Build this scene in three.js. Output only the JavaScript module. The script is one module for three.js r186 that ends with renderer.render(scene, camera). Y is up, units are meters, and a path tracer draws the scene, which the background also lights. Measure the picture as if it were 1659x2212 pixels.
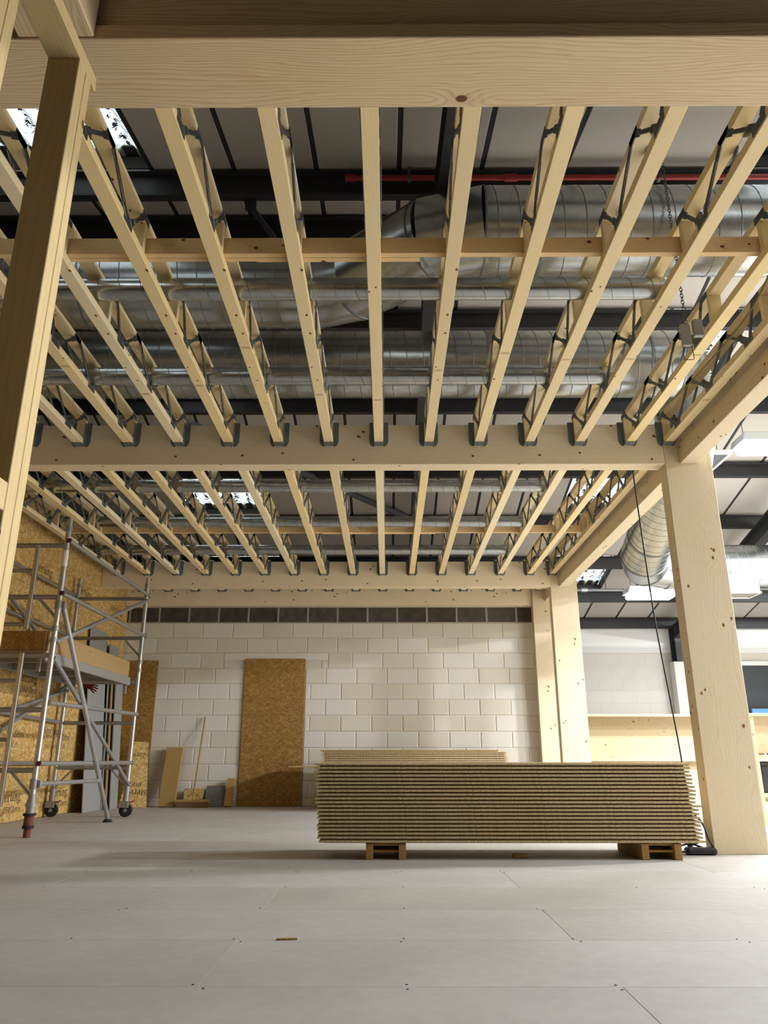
import * as THREE from 'three';
import { mergeGeometries } from 'three/addons/utils/BufferGeometryUtils.js';
import { RectAreaLightUniformsLib } from 'three/addons/lights/RectAreaLightUniformsLib.js';

// ---------------------------------------------------------------- camera, sky, lamps, exposure
const scene = new THREE.Scene();
const camera = new THREE.PerspectiveCamera(2 * Math.atan(1106 / 1619.9) * 180 / Math.PI, 1659 / 2212, 0.05, 100);
camera.position.set(0, 0.6064, 0);
camera.rotation.order = 'YXZ';
camera.rotation.y = 0.0045;
camera.rotation.x = 0.3204;
scene.background = new THREE.Color(1.55, 1.72, 1.8);          // overcast daylight, seen only through the rooflights
const renderer = new THREE.WebGLRenderer({ antialias: true });
renderer.toneMapping = THREE.LinearToneMapping;
renderer.toneMappingExposure = 1.56;
renderer.shadowMap.enabled = true;
RectAreaLightUniformsLib.init();
const LAMP = { color: 0xf3f8ff, power: 1650, glow: 5 };
// lamps hung under the roof over the open side of the hall: [x, y, distance]
const LAMPS = [[4.33, 3.97, 7.8, 0.09], [4.21, 3.14, 11.85, 0.012], [8.1, 4.1, 2.6, 0.22], [8.1, 4.1, 5.0, 0.4], [8.1, 4.05, 7.2, 0.78], [8.1, 4.0, 9.0, 0.16]];   // [x, y, distance, share of full power]

// ---------------------------------------------------------------- helpers
let seed = 20240611;
const rnd = () => { seed = (seed + 0x6d2b79f5) | 0; let t = Math.imul(seed ^ (seed >>> 15), 1 | seed); t = (t + Math.imul(t ^ (t >>> 7), 61 | t)) ^ t; return ((t ^ (t >>> 14)) >>> 0) / 4294967296; };
const rr = (a, b) => a + (b - a) * rnd();
const clamp = (x, a = 0, b = 1) => Math.min(b, Math.max(a, x));
const used = {};
function numbered(n) { const k = used[n] = (used[n] ?? -1) + 1; return k ? n + '_' + String(k).padStart(3, '0') : n; }
const V3 = (x, y, d) => new THREE.Vector3(x, y, -d);
function shade(o) { o.castShadow = true; o.receiveShadow = true; return o; }
function tag(o, label, category, group, kind) {
  o.userData.label = label; if (category) o.userData.category = category;
  if (group) o.userData.group = group; if (kind) o.userData.kind = kind; return o;
}
function thing(name, label, category, [x, y, d] = [0, 0, 0], group, kind) {
  const o = new THREE.Group(); o.name = numbered(name); o.position.set(x, y, -d); scene.add(o);
  return tag(o, label, category, group, kind);
}
function solo(name, geo, mat, label, category, group, kind) {
  const m = shade(new THREE.Mesh(geo, mat)); m.name = numbered(name); scene.add(m); return tag(m, label, category, group, kind);
}
function part(parent, name, geo, mat, pos) {
  const m = shade(new THREE.Mesh(geo, mat)); m.name = name; if (pos) m.position.copy(pos); parent.add(m); return m;
}
function worldOf(p) { const v = new THREE.Vector3(); for (let q = p; q && q !== scene; q = q.parent) v.add(q.position); return v; }

// chamfered box centred on the origin, uv in metres with u along the grain axis
const boxCache = {};
function cbox(sx, sy, sz, { grain = 'x', c = 0.002, uo = 0, vo = 0 } = {}) {
  const key = [sx, sy, sz].map((v) => v.toFixed(4)).join() + grain + c + ',' + uo + ',' + vo;
  if (boxCache[key]) return boxCache[key];
  c = Math.min(c, sx * 0.45, sy * 0.45, sz * 0.45);
  const h = [sx / 2, sy / 2, sz / 2], pos = [], nor = [], uv = [], ax = { x: 0, y: 1, z: 2 }[grain];
  const put = (p, n, dom) => {
    pos.push(...p); nor.push(...n);
    const others = [0, 1, 2].filter((a) => a !== dom);
    let u, v;
    if (dom === ax) { u = p[others[0]]; v = p[others[1]]; } else { u = p[ax]; v = p[others.find((a) => a !== ax)]; }
    uv.push(u + uo + dom * 0.37, v + vo + dom * 0.171);
  };
  const quad = (a, b, cc, d, n, dom) => {
    const e1 = [0, 1, 2].map((i) => b[i] - a[i]), e2 = [0, 1, 2].map((i) => cc[i] - a[i]);
    const cr = [e1[1] * e2[2] - e1[2] * e2[1], e1[2] * e2[0] - e1[0] * e2[2], e1[0] * e2[1] - e1[1] * e2[0]];
    const f = cr[0] * n[0] + cr[1] * n[1] + cr[2] * n[2] > 0 ? [a, b, cc, a, cc, d] : [a, cc, b, a, d, cc];
    for (const p of f) put(p, n, dom);
  };
  for (let a = 0; a < 3; a++) for (const s of [-1, 1]) {
    const b = (a + 1) % 3, d = (a + 2) % 3, n = [0, 0, 0]; n[a] = s;
    const P = (i, j) => { const p = [0, 0, 0]; p[a] = s * h[a]; p[b] = i * (h[b] - c); p[d] = j * (h[d] - c); return p; };
    quad(P(-1, -1), P(1, -1), P(1, 1), P(-1, 1), n, a);
  }
  if (c > 0) {
    for (let a = 0; a < 3; a++) for (const s of [-1, 1]) for (const t of [-1, 1]) {   // edges along axis a
      const b = (a + 1) % 3, d = (a + 2) % 3, n = [0, 0, 0]; n[b] = s * Math.SQRT1_2; n[d] = t * Math.SQRT1_2;
      const P = (i, inB) => { const p = [0, 0, 0]; p[a] = i * (h[a] - c); p[b] = s * (inB ? h[b] : h[b] - c); p[d] = t * (inB ? h[d] - c : h[d]); return p; };
      quad(P(-1, true), P(1, true), P(1, false), P(-1, false), n, b === ax ? d : b);
    }
    for (const i of [-1, 1]) for (const j of [-1, 1]) for (const k of [-1, 1]) {
      const n = [i, j, k].map((q) => q / Math.sqrt(3)), a = [i * h[0], j * (h[1] - c), k * (h[2] - c)], b = [i * (h[0] - c), j * h[1], k * (h[2] - c)], d = [i * (h[0] - c), j * (h[1] - c), k * h[2]];
      const f = i * j * k > 0 ? [a, b, d] : [a, d, b];
      for (const p of f) put(p, n, 0);
    }
  }
  const g = new THREE.BufferGeometry();
  g.setAttribute('position', new THREE.Float32BufferAttribute(pos, 3)); g.setAttribute('normal', new THREE.Float32BufferAttribute(nor, 3)); g.setAttribute('uv', new THREE.Float32BufferAttribute(uv, 2));
  return boxCache[key] = g;
}
// box between world limits (x, y, distance) as a part of parent or, without parent, a bare geometry + centre
const vary = (n = 5) => Math.floor(rnd() * n);
function pbox(parent, name, X, Y, D, mat, { grain = 'x', c = 0.002, v = vary() } = {}) {
  const g = cbox(Math.abs(X[1] - X[0]), Math.abs(Y[1] - Y[0]), Math.abs(D[1] - D[0]), { grain: grain === 'd' ? 'z' : grain, c, uo: v * 0.53, vo: v * 0.127 });
  const centre = new THREE.Vector3((X[0] + X[1]) / 2, (Y[0] + Y[1]) / 2, -(D[0] + D[1]) / 2).sub(worldOf(parent));
  return part(parent, name, g, mat, centre);
}
function boxThing(name, X, Y, D, mat, label, category, group, opt = {}, kind) {
  const v = opt.v ?? vary(), g = cbox(X[1] - X[0], Y[1] - Y[0], D[1] - D[0], { grain: opt.grain === 'd' ? 'z' : opt.grain ?? 'x', c: opt.c ?? 0.003, uo: v * 0.53, vo: v * 0.127 });
  const m = solo(name, g, mat, label, category, group, kind); m.position.set((X[0] + X[1]) / 2, (Y[0] + Y[1]) / 2, -(D[0] + D[1]) / 2); return m;
}
function gbox(X, Y, D, o = {}) { return cbox(Math.abs(X[1] - X[0]), Math.abs(Y[1] - Y[0]), Math.abs(D[1] - D[0]), { c: o.c ?? 0.001, grain: o.grain ?? 'x' }).clone().translate((X[0] + X[1]) / 2, (Y[0] + Y[1]) / 2, -(D[0] + D[1]) / 2); }
// round bar between two points, own origin at a
function bar(a, b, r, seg = 14, r2 = r) {
  const d = b.clone().sub(a), L = d.length(), g = new THREE.CylinderGeometry(r2, r, L, seg, 1, false);
  g.translate(0, L / 2, 0); g.applyQuaternion(new THREE.Quaternion().setFromUnitVectors(new THREE.Vector3(0, 1, 0), d.normalize())); g.translate(a.x, a.y, a.z);
  return g;
}
function strip(a, b, w, t, up) {   // flat bar from a to b, w wide along `up`, t thick
  const d = b.clone().sub(a), L = d.length(); d.normalize();
  const n = new THREE.Vector3().crossVectors(d, up).normalize(), u = new THREE.Vector3().crossVectors(n, d);
  const g = cbox(L, w, t, { c: 0.0015 }).clone(); g.applyMatrix4(new THREE.Matrix4().makeBasis(d, u, n)); g.translate((a.x + b.x) / 2, (a.y + b.y) / 2, (a.z + b.z) / 2);
  return g;
}
function tube(points, r, seg = 60, rad = 8) { return new THREE.TubeGeometry(new THREE.CatmullRomCurve3(points), seg, r, rad, false); }
const merged = (list) => mergeGeometries(list.map((g) => (g.index ? g.toNonIndexed() : g)).map((g) => { for (const k of Object.keys(g.attributes)) if (!['position', 'normal', 'uv'].includes(k)) g.deleteAttribute(k); return g; }), false);

// ---------------------------------------------------------------- procedural textures
function lattice(n, m) { const a = new Float32Array(n * m); for (let i = 0; i < a.length; i++) a[i] = rnd(); return { n, m, a }; }
function vnoise(L, x, y) {   // value noise that repeats every L.n, L.m
  const xi = Math.floor(x), yi = Math.floor(y); let fx = x - xi, fy = y - yi; fx = fx * fx * (3 - 2 * fx); fy = fy * fy * (3 - 2 * fy);
  const w = (i, n) => ((i % n) + n) % n, A = (i, j) => L.a[w(j, L.m) * L.n + w(i, L.n)];
  return (A(xi, yi) * (1 - fx) + A(xi + 1, yi) * fx) * (1 - fy) + (A(xi, yi + 1) * (1 - fx) + A(xi + 1, yi + 1) * fx) * fy;
}
function texture(w, h, data, srgb, rep) {
  const t = new THREE.DataTexture(data, w, h, THREE.RGBAFormat); t.magFilter = THREE.LinearFilter; t.minFilter = THREE.LinearMipmapLinearFilter; t.generateMipmaps = true;
  t.wrapS = t.wrapT = THREE.RepeatWrapping; if (srgb) t.colorSpace = THREE.SRGBColorSpace; if (rep) t.repeat.set(rep[0], rep[1]); t.needsUpdate = true; return t;
}
function paint(w, h, fn, srgb, rep) {
  const d = new Uint8Array(w * h * 4);
  for (let y = 0, o = 0; y < h; y++) for (let x = 0; x < w; x++, o += 4) { const c = fn(x, y); d[o] = clamp(c[0], 0, 255); d[o + 1] = clamp(c[1], 0, 255); d[o + 2] = clamp(c[2], 0, 255); d[o + 3] = 255; }
  return texture(w, h, d, srgb, rep);
}
// softwood: 2.4 m along the grain, 0.6 m across
function wood({ light, dark, knot = [110, 66, 28], rings = 70, warp = 1.4, knots = 10, contrast = 0.6, size = [0.008, 0.02] }) {
  const W = 1536, H = 512, U = 2.4, Vv = 0.6, A = lattice(5, 6), B = lattice(24, 60), C = lattice(60, 512), E = lattice(4, 4);
  const K = []; for (let i = 0; i < knots; i++) K.push([rr(0, U), rr(0, Vv), rr(...size), rr(0.8, 1.6)]);
  const N = Math.round(rings * Vv);
  return paint(W, H, (x, y) => {
    const u = x / W * U, v = y / H * Vv;
    let g = v / Vv * N + warp * 2 * (vnoise(A, x / W * 5, y / H * 6) - 0.5) + 0.5 * (vnoise(B, x / W * 24, y / H * 60) - 0.5), core = 0, halo = 0;
    for (const [ku, kv, kr, st] of K) {
      let du = Math.abs(u - ku); du = Math.min(du, U - du); let dv = v - kv; if (dv > Vv / 2) dv -= Vv; if (dv < -Vv / 2) dv += Vv;
      if (du > 0.3) continue;
      const s = Math.exp(-(du * du) / (kr * kr * 22)) * Math.exp(-Math.abs(dv) / (kr * 2.4));
      g += Math.sign(dv) * s * st * 2.2;
      const e = Math.hypot(du * 0.72, dv) / kr; if (e < 1) core = Math.max(core, clamp((1 - e) * 4)); if (e < 2.6) halo = Math.max(halo, 1 - e / 2.6);
    }
    const f = g - Math.floor(g), late = Math.pow(f, 3) * clamp((1 - f) * 7);
    const fib = (vnoise(C, x / W * 60, y) - 0.5), patch = vnoise(E, x / W * 4, y / H * 4) - 0.5;
    const t = clamp(contrast * late * 1.6 + fib * 0.22 + patch * 0.18 + halo * 0.25);
    return [0, 1, 2].map((i) => { const b = light[i] + (dark[i] - light[i]) * t; return b + (knot[i] - b) * core; });
  }, true, [1 / U, 1 / Vv]);
}
function grainNoise(w, h, amp, base, n1, n2) {
  const A = lattice(n1, n1), B = lattice(n2, n2);
  return (x, y) => base + amp * (0.5 * (vnoise(A, x / w * n1, y / h * n1) - 0.5) + 0.35 * (vnoise(B, x / w * n2, y / h * n2) - 0.5) + 0.35 * (rnd() - 0.5));
}
function canvasTex(w, h, draw, rep) {
  const c = document.createElement('canvas'); c.width = w; c.height = h; draw(c.getContext('2d'));
  const t = new THREE.CanvasTexture(c); t.colorSpace = THREE.SRGBColorSpace; t.wrapS = t.wrapT = THREE.RepeatWrapping; if (rep) t.repeat.set(rep[0], rep[1]); return t;
}
function osbFlakes(g, w, h, perM, n, tone) {
  g.fillStyle = tone[0]; g.fillRect(0, 0, w, h);
  for (let i = 0; i < n; i++) {
    const k = tone[2] ? 0.62 : 0.85, L = k * rr(0.05, 0.13) * perM, B = k * rr(0.008, 0.028) * perM, a = rr(-0.9, 0.9) + (rnd() < 0.25 ? 1.4 : 0) + Math.PI / 2 * tone[2], x = rr(0, w), y = rr(0, h);
    g.globalAlpha = rr(0.35, 0.85); g.fillStyle = tone[1][Math.floor(rnd() * tone[1].length)];
    for (const [ox, oy] of [[0, 0], [w, 0], [-w, 0], [0, h], [0, -h]]) {
      if (x + ox < -L || x + ox > w + L || y + oy < -L || y + oy > h + L) continue;
      g.save(); g.translate(x + ox, y + oy); g.rotate(a); g.beginPath(); g.moveTo(-L / 2, -B / 2); g.lineTo(L / 2, -B / 2 * 0.7); g.lineTo(L / 2 * 0.95, B / 2); g.lineTo(-L / 2 * 0.96, B / 2 * 0.8); g.closePath(); g.fill();
      g.restore();
    }
  }
  g.globalAlpha = 0.5; g.fillStyle = '#4a3212';
  for (let i = 0; i < n / 26; i++) { g.save(); g.translate(rr(0, w), rr(0, h)); g.rotate(rr(-1, 1) + Math.PI / 2 * tone[2]); g.fillRect(0, 0, rr(0.015, 0.05) * perM, rr(0.002, 0.006) * perM); g.restore(); }
  g.globalAlpha = 1;
}
const OSBC = ['#cfae6c', '#c39c56', '#b98f49', '#d8bb80', '#a97e3c', '#c8a460', '#dcc28c', '#b0853f'];
const OSBD = ['#a8813e', '#98702f', '#8a6427', '#b28b49', '#7d5820', '#9d7636', '#b8935a', '#86602a'];
const T = {
  glulam: wood({ light: [236, 218, 184], dark: [200, 170, 126], rings: 95, warp: 1.6, knots: 16, contrast: 0.4, size: [0.006, 0.011] }),
  column: wood({ light: [219, 202, 170], dark: [188, 158, 114], knot: [118, 72, 32], rings: 60, warp: 2.4, knots: 20, contrast: 0.3, size: [0.006, 0.012] }),
  header: wood({ light: [234, 210, 170], dark: [192, 156, 110], rings: 70, warp: 2.2, knots: 4, contrast: 0.5, size: [0.012, 0.02] }),
  joist: wood({ light: [246, 230, 190], dark: [220, 194, 144], rings: 110, warp: 1.0, knots: 18, contrast: 0.4, size: [0.005, 0.009] }),
  stud: wood({ light: [212, 188, 138], dark: [178, 148, 96], rings: 60, warp: 1.6, knots: 10, contrast: 0.26, size: [0.009, 0.017] }),
  ply: wood({ light: [230, 214, 180], dark: [208, 184, 140], rings: 14, warp: 4.5, knots: 14, contrast: 0.45, size: [0.006, 0.012] }),
};
{
  const gn = grainNoise(512, 512, 34, 1, 6, 40);
  T.floor = paint(512, 512, (x, y) => { const n = gn(x, y) * 0.62; return [178 + n, 174 + n, 168 + n]; }, true, [1 / 1.3, 1 / 1.3]);
  const zb = grainNoise(256, 256, 60, 128, 10, 34);
  T.zincR = paint(256, 256, (x, y) => { const n = zb(x, y); return [n, n + 0, n]; }, false, [2.6, 2.6]);
  const zc = grainNoise(256, 256, 30, 0, 12, 44);
  T.zinc = paint(256, 256, (x, y) => { const n = zc(x, y); return [186 + n, 190 + n, 190 + n]; }, true, [2.6, 2.6]);
  const pb = grainNoise(256, 256, 90, 128, 30, 110);
  T.rough = paint(256, 256, (x, y) => { const n = pb(x, y); return [n, n, n]; }, false, [4, 4]);
  const db = grainNoise(256, 256, 46, 0, 7, 40);
  T.darkBlock = paint(256, 256, (x, y) => { const n = db(x, y); return [82 + n, 76 + n, 68 + n]; }, true, [2, 2]);
  const pc = grainNoise(256, 256, 7, 0, 5, 50);
  T.paintWall = paint(256, 256, (x, y) => { const n = pc(x, y); return [222 + n, 217 + n, 207 + n]; }, true, [1, 1]);
  const ch = lattice(256, 256), ch2 = lattice(64, 64);
  T.chip = paint(512, 512, (x, y) => { const n = (vnoise(ch, x / 2, y / 2) - 0.5) * 74 + (vnoise(ch2, x / 8, y / 8) - 0.5) * 30 + (rnd() - 0.5) * 26; return [190 + n, 168 + n, 126 + n * 0.9]; }, true, [2.2, 2.2]);
  const mould = lattice(40, 80), mould2 = lattice(128, 256), mould3 = lattice(12, 10);
  T.rooflight = paint(512, 1024, (x, y) => {
    const ridge = Math.pow(0.5 + 0.5 * Math.cos(x / 512 * Math.PI * 16), 2), m = vnoise(mould, x / 512 * 40, y / 1024 * 80) * 0.55 + vnoise(mould2, x / 4, y / 4) * 0.5 + 0.32 * ridge + 0.25 * (vnoise(mould3, x / 512 * 12, y / 1024 * 10) - 0.5);
    const s = clamp((m - 0.83) * 9); const b = 240 - 30 * vnoise(mould, x / 512 * 40, y / 1024 * 80);
    return [b * (1 - s * 0.93), b * (1 - s * 0.92), b * (1 - s * 0.92)];
  }, true, [1 / 1.2, 1 / 2.4]);
  T.osb = canvasTex(1024, 1024, (g) => osbFlakes(g, 1024, 1024, 1024 / 1.8, 8000, ['#b48f4c', OSBC, 0]), [1 / 1.8, 1 / 1.8]);
  T.osbDark = canvasTex(1024, 1024, (g) => osbFlakes(g, 1024, 1024, 1024 / 1.6, 11000, ['#96702f', OSBD, 1]), [1 / 1.6, 1 / 1.6]);
  const printed = (flip) => (g) => {   // a sheet face with the mill's print, 1.22 m x 2.44 m
    const p = 1024 / 1.22; osbFlakes(g, 1024, 2048, p, 10000, ['#b48f4c', OSBC, 0]);
    g.fillStyle = '#3b2a14'; g.globalAlpha = 0.8; g.textBaseline = 'alphabetic';
    const word = (s, x, y, size, font = 'bold') => { g.font = font + ' ' + Math.round(size * p) + 'px serif'; g.fillText(s, x * p, 2048 - y * p); };
    for (const y of [0.2, 1.42]) { word('Sterling', 0.5, y, 0.12); word('OSB Zero', 0.62, y - 0.11, 0.085); }
    for (const y of [0.9, 2.12]) { word('Sterling', 0.12, y, 0.1); word('Zero', 0.62, y - 0.06, 0.1); word('you can build on', 0.16, y - 0.16, 0.075, 'normal'); }
    g.globalAlpha = 1;
  };
  T.osbPrint = canvasTex(1024, 2048, printed(false), [1, 1]);
  T.stamp = canvasTex(256, 128, (g) => {
    g.fillStyle = '#d9c08e'; g.fillRect(0, 0, 256, 128); g.fillStyle = '#6b4d26';
    for (const y of [22, 72]) for (let x = 14; x < 240; x += rr(16, 26)) { g.globalAlpha = rr(0.5, 0.9); g.fillRect(x, y + rr(-2, 2), rr(6, 14), rr(20, 34)); }
  });
}
const std = (o) => new THREE.MeshStandardMaterial(o);
const M = {
  glulam: std({ map: T.glulam, roughness: 0.72 }), column: std({ map: T.column, roughness: 0.72 }), header: std({ map: T.header, roughness: 0.7 }),

  joist: [0xffffff, 0xfdf6e8, 0xf6efe4, 0xfff6e0].map((c) => std({ map: T.joist, color: c, roughness: 0.78 })),
  stud: std({ map: T.stud, roughness: 0.8 }), strong: std({ map: T.glulam, color: 0xf4e2c4, roughness: 0.8 }), ply: std({ map: T.ply, color: 0xd6d2ca, roughness: 0.65 }),
  plank: std({ map: T.stud, color: 0xcdbb98, roughness: 0.85 }), pallet: std({ map: T.stud, color: 0xc9b08a, roughness: 0.85 }),
  osb: std({ map: T.osb, roughness: 0.75, bumpMap: T.osb, bumpScale: 0.0012 }), osbDark: std({ map: T.osbDark, roughness: 0.75, bumpMap: T.osbDark, bumpScale: 0.0012 }), osbPrint: std({ map: T.osbPrint, roughness: 0.75 }),
  floor: [0xffffff, 0xf8f6f2, 0xfdfbf8].map((c) => std({ map: T.floor, color: c, roughness: 0.58 })), dark: std({ color: 0x1b1a18, roughness: 0.9 }),
  chip: std({ map: T.chip, roughness: 0.9, bumpMap: T.rough, bumpScale: 0.001 }), chipFace: std({ color: 0xa9a596, roughness: 0.7 }),
  zinc: std({ map: T.zinc, roughness: 0.27, metalness: 1, roughnessMap: null }), zincDull: std({ color: 0x8d9090, roughness: 0.5, metalness: 0.85 }), web: std({ color: 0x77797a, roughness: 0.45, metalness: 0.9 }), hanger: std({ map: T.zinc, color: 0xa6a8a6, roughness: 0.65, metalness: 0.3 }),
  alu: std({ color: 0xb4b2ae, roughness: 0.42, metalness: 0.75 }), aluDull: std({ color: 0x9a9894, roughness: 0.6, metalness: 0.6 }),
  steel: std({ color: 0x2a2a2c, roughness: 0.55 }), frameSteel: std({ color: 0x3a3b3e, roughness: 0.55 }), steelGrey: std({ color: 0x54565a, roughness: 0.6 }), hookRed: std({ color: 0x4a1614, roughness: 0.6 }), red: std({ color: 0x9c2a22, roughness: 0.5 }), rubber: std({ color: 0x26211f, roughness: 0.85 }),
  panel: [0xb9b3aa, 0xb4aea5, 0xbdb7ae].map((c) => std({ color: c, roughness: 0.9, bumpMap: T.rough, bumpScale: 0.001 })), tee: std({ color: 0x2b2a29, roughness: 0.8 }), deck: std({ color: 0x45433f, roughness: 0.95 }),
  block: [0xffffff, 0xfbf9f4, 0xf6f3ec].map((c) => std({ map: T.paintWall, color: c, roughness: 0.8, bumpMap: T.rough, bumpScale: 0.0012 })), mortar: std({ map: T.paintWall, color: 0xf4f1ea, roughness: 0.9 }),
  darkBlock: [0xffffff, 0xe9e4dc].map((c) => std({ map: T.darkBlock, color: c, roughness: 0.95, bumpMap: T.rough, bumpScale: 0.002 })), darkMortar: std({ color: 0xa09a90, roughness: 0.95 }),
  toe: std({ map: T.ply, color: 0xae9878, roughness: 0.8 }), dullWall: std({ color: 0xb2afa8, roughness: 0.9 }), white: std({ color: 0xe6e5e0, roughness: 0.7 }), greyBoard: std({ color: 0x8f8d89, roughness: 0.85, bumpMap: T.rough, bumpScale: 0.0005 }), slate: std({ color: 0x66645f, roughness: 0.8 }), darkBoard: std({ color: 0x3a332b, roughness: 0.9 }), tanBoard: std({ map: T.chip, color: 0xe8d6b4, roughness: 0.85 }),
  black: std({ color: 0x17181a, roughness: 0.45 }), cable: std({ color: 0x2b2722, roughness: 0.6 }), oliveCable: std({ color: 0x6f6a3a, roughness: 0.6 }), glove: std({ color: 0x6d1719, roughness: 0.9 }), blue: std({ color: 0x63a6dc, roughness: 0.5 }),
  bristle: std({ color: 0x6e5231, roughness: 1 }), shutter: std({ color: 0x24282b, roughness: 0.5 }), lampBody: std({ color: 0xd9dad8, roughness: 0.5 }),
  lampGlow: std({ color: 0xffffff, emissive: LAMP.color, emissiveIntensity: LAMP.glow }), stamp: std({ map: T.stamp, roughness: 0.8 }),
  rooflight: new THREE.MeshPhysicalMaterial({ map: T.rooflight, transmission: 0.62, roughness: 1, thickness: 0, side: THREE.DoubleSide }),
};
const pick = (a) => a[Math.floor(rnd() * a.length)];

// ---------------------------------------------------------------- the shell
const ROOF = { D: 6.05, y: 5.09, near: 0.22, far: 0.235 };
const roofY = (d) => ROOF.y - (d < ROOF.D ? ROOF.near * (ROOF.D - d) : ROOF.far * (d - ROOF.D));
const slope = (d) => (d < ROOF.D ? Math.atan(ROOF.near) : -Math.atan(ROOF.far));
const seamX = (k) => 0.09 + 0.607 * k;
{ // floor of chipboard boards
  const f = thing('floor', 'grey-faced chipboard floor boards laid across the whole hall', 'floor', [0, 0, 0], null, 'structure');
  pbox(f, 'subfloor', [-8.4, 9.2], [-0.2, -0.022], [-2.4, 14.5], M.dark, { c: 0 });
  const pitch = 0.581, far = [];
  for (let r = -7; r < 21; r++) {
    const d0 = 2.434 + pitch * r, odd = ((r % 2) + 2) % 2;
    for (let i = -4; i < 5; i++) {
      const x0 = 0.663 + (odd ? 0 : -1.2) + 2.4 * i, x1 = x0 + 2.4; if (x1 < -8.3 || x0 > 9.1) continue;
      if (d0 < -2.3 || d0 + pitch > 14.4) continue;
      const X = [x0 + 0.0006, x1 - 0.0006], D = [d0 + 0.0005, d0 + pitch - 0.0005];
      if (d0 > 1 && x1 > -4.2) pbox(f, 'floor_board', X, [-0.022, 0], D, pick(M.floor), { c: 0.0006 });
      else far.push(gbox(X, [-0.022, 0], D));
    }
  }
  part(f, 'outlying_floor_boards', merged(far), M.floor[0]).userData.kind = 'stuff';
  const screws = [];
  for (let r = -1; r < 5; r++) for (let i = -6; i < 8; i++) for (const s of [-0.022, 0.022]) if (rnd() < 0.62) { const g = new THREE.CylinderGeometry(0.0042, 0.0042, 0.0016, 8); g.translate(0.663 + 0.6 * i + rr(-0.02, 0.02), 0.0002, -(2.434 + pitch * r + s + rr(-0.006, 0.006))); screws.push(g); }
  part(f, 'screw_heads', merged(screws), M.dark).userData.kind = 'stuff';
}
{ // outer walls of the hall
  boxThing('wall_left', [-8.5, -8.3], [0, 5.2], [-2.4, 14.5], M.darkBoard, 'plain dull wall closing the hall behind the partition', 'wall', null, { c: 0 }, 'structure');
  boxThing('wall_right', [9.2, 9.4], [0, 5.2], [-2.4, 14.5], M.dullWall, 'plain dull cladding on the open side of the hall', 'wall', null, { c: 0 }, 'structure');
  boxThing('wall_rear', [-8.4, 9.2], [0, 3.42], [-1.3, -1.1], M.darkBoard, 'plain dark boarded wall behind the viewpoint', 'wall', null, { c: 0 }, 'structure');
  boxThing('wall_side', [1.7, 1.8], [0, 2.86], [-1.1, 0.95], M.darkBoard, 'dark boarded partition beside the viewpoint', 'wall', null, { c: 0 }, 'structure');
  boxThing('mezzanine_deck', [-3.9, 2.34], [3.235, 3.257], [0.2, 1.86], M.darkBoard, 'dark deck boards laid over the mezzanine above the viewpoint', 'deck', null, { c: 0 });
  // far wall in white painted blocks with the dark shutter opening
  const w = thing('wall_far', 'bright white painted block wall under the far eaves of the hall', 'wall', [0, 0, 14.4], null, 'structure');
  pbox(w, 'wall_core', [-8.4, 9.2], [0, 3.25], [14.3025, 14.55], M.mortar, { c: 0 });
  const g = [];
  for (let c = 0; c < 11; c++) {
    const y1 = 2.52 - 0.2265 * c, y0 = y1 - 0.223; if (y0 < 0) break;
    for (let i = -2; i < 19; i++) {
      const x0 = -1 + 0.45 * i + (c % 2) * 0.225, x1 = x0 + 0.447;
      if (x1 < 6.6 || y0 > 2.31) { if (x0 > 2.2 && x1 < 7.6) pbox(w, 'block', [x0, x1], [y0, y1], [14.3, 14.34], M.block[0], { c: 0.001 }); else g.push(gbox([x0, x1], [y0, y1], [14.3, 14.34])); }
    }
  }
  part(w, 'outlying_blocks', merged(g), M.block[0], new THREE.Vector3(0, 0, 14.4)).userData.kind = 'stuff';
  pbox(w, 'upper_lining', [-1, 9.2], [2.53, 3.12], [14.27, 14.34], M.white, { c: 0.004 });
  const s = boxThing('door_1', [6.62, 9.1], [0.02, 2.3], [14.26, 14.3], M.shutter, 'dark closed shutter opening in the bright white far wall', 'door', null, {}, 'structure');
  pbox(w, 'shutter_lintel', [6.5, 9.2], [2.3, 2.38], [14.24, 14.31], M.white, {});
  boxThing('blue_sign', [6.58, 7.3], [1.36, 1.5], [14.0, 14.02], M.blue, 'small pale blue panel in front of the dark shutter', 'panel');
  for (const [x0, x1, d0, d1] of [[6.6, 6.63, 14.0, 14.02], [7.25, 7.28, 14.0, 14.02]]) pbox(scene.children[scene.children.length - 1], 'post', [x0, x1], [0, 1.36], [d0, d1], M.steelGrey, {});
}
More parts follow.
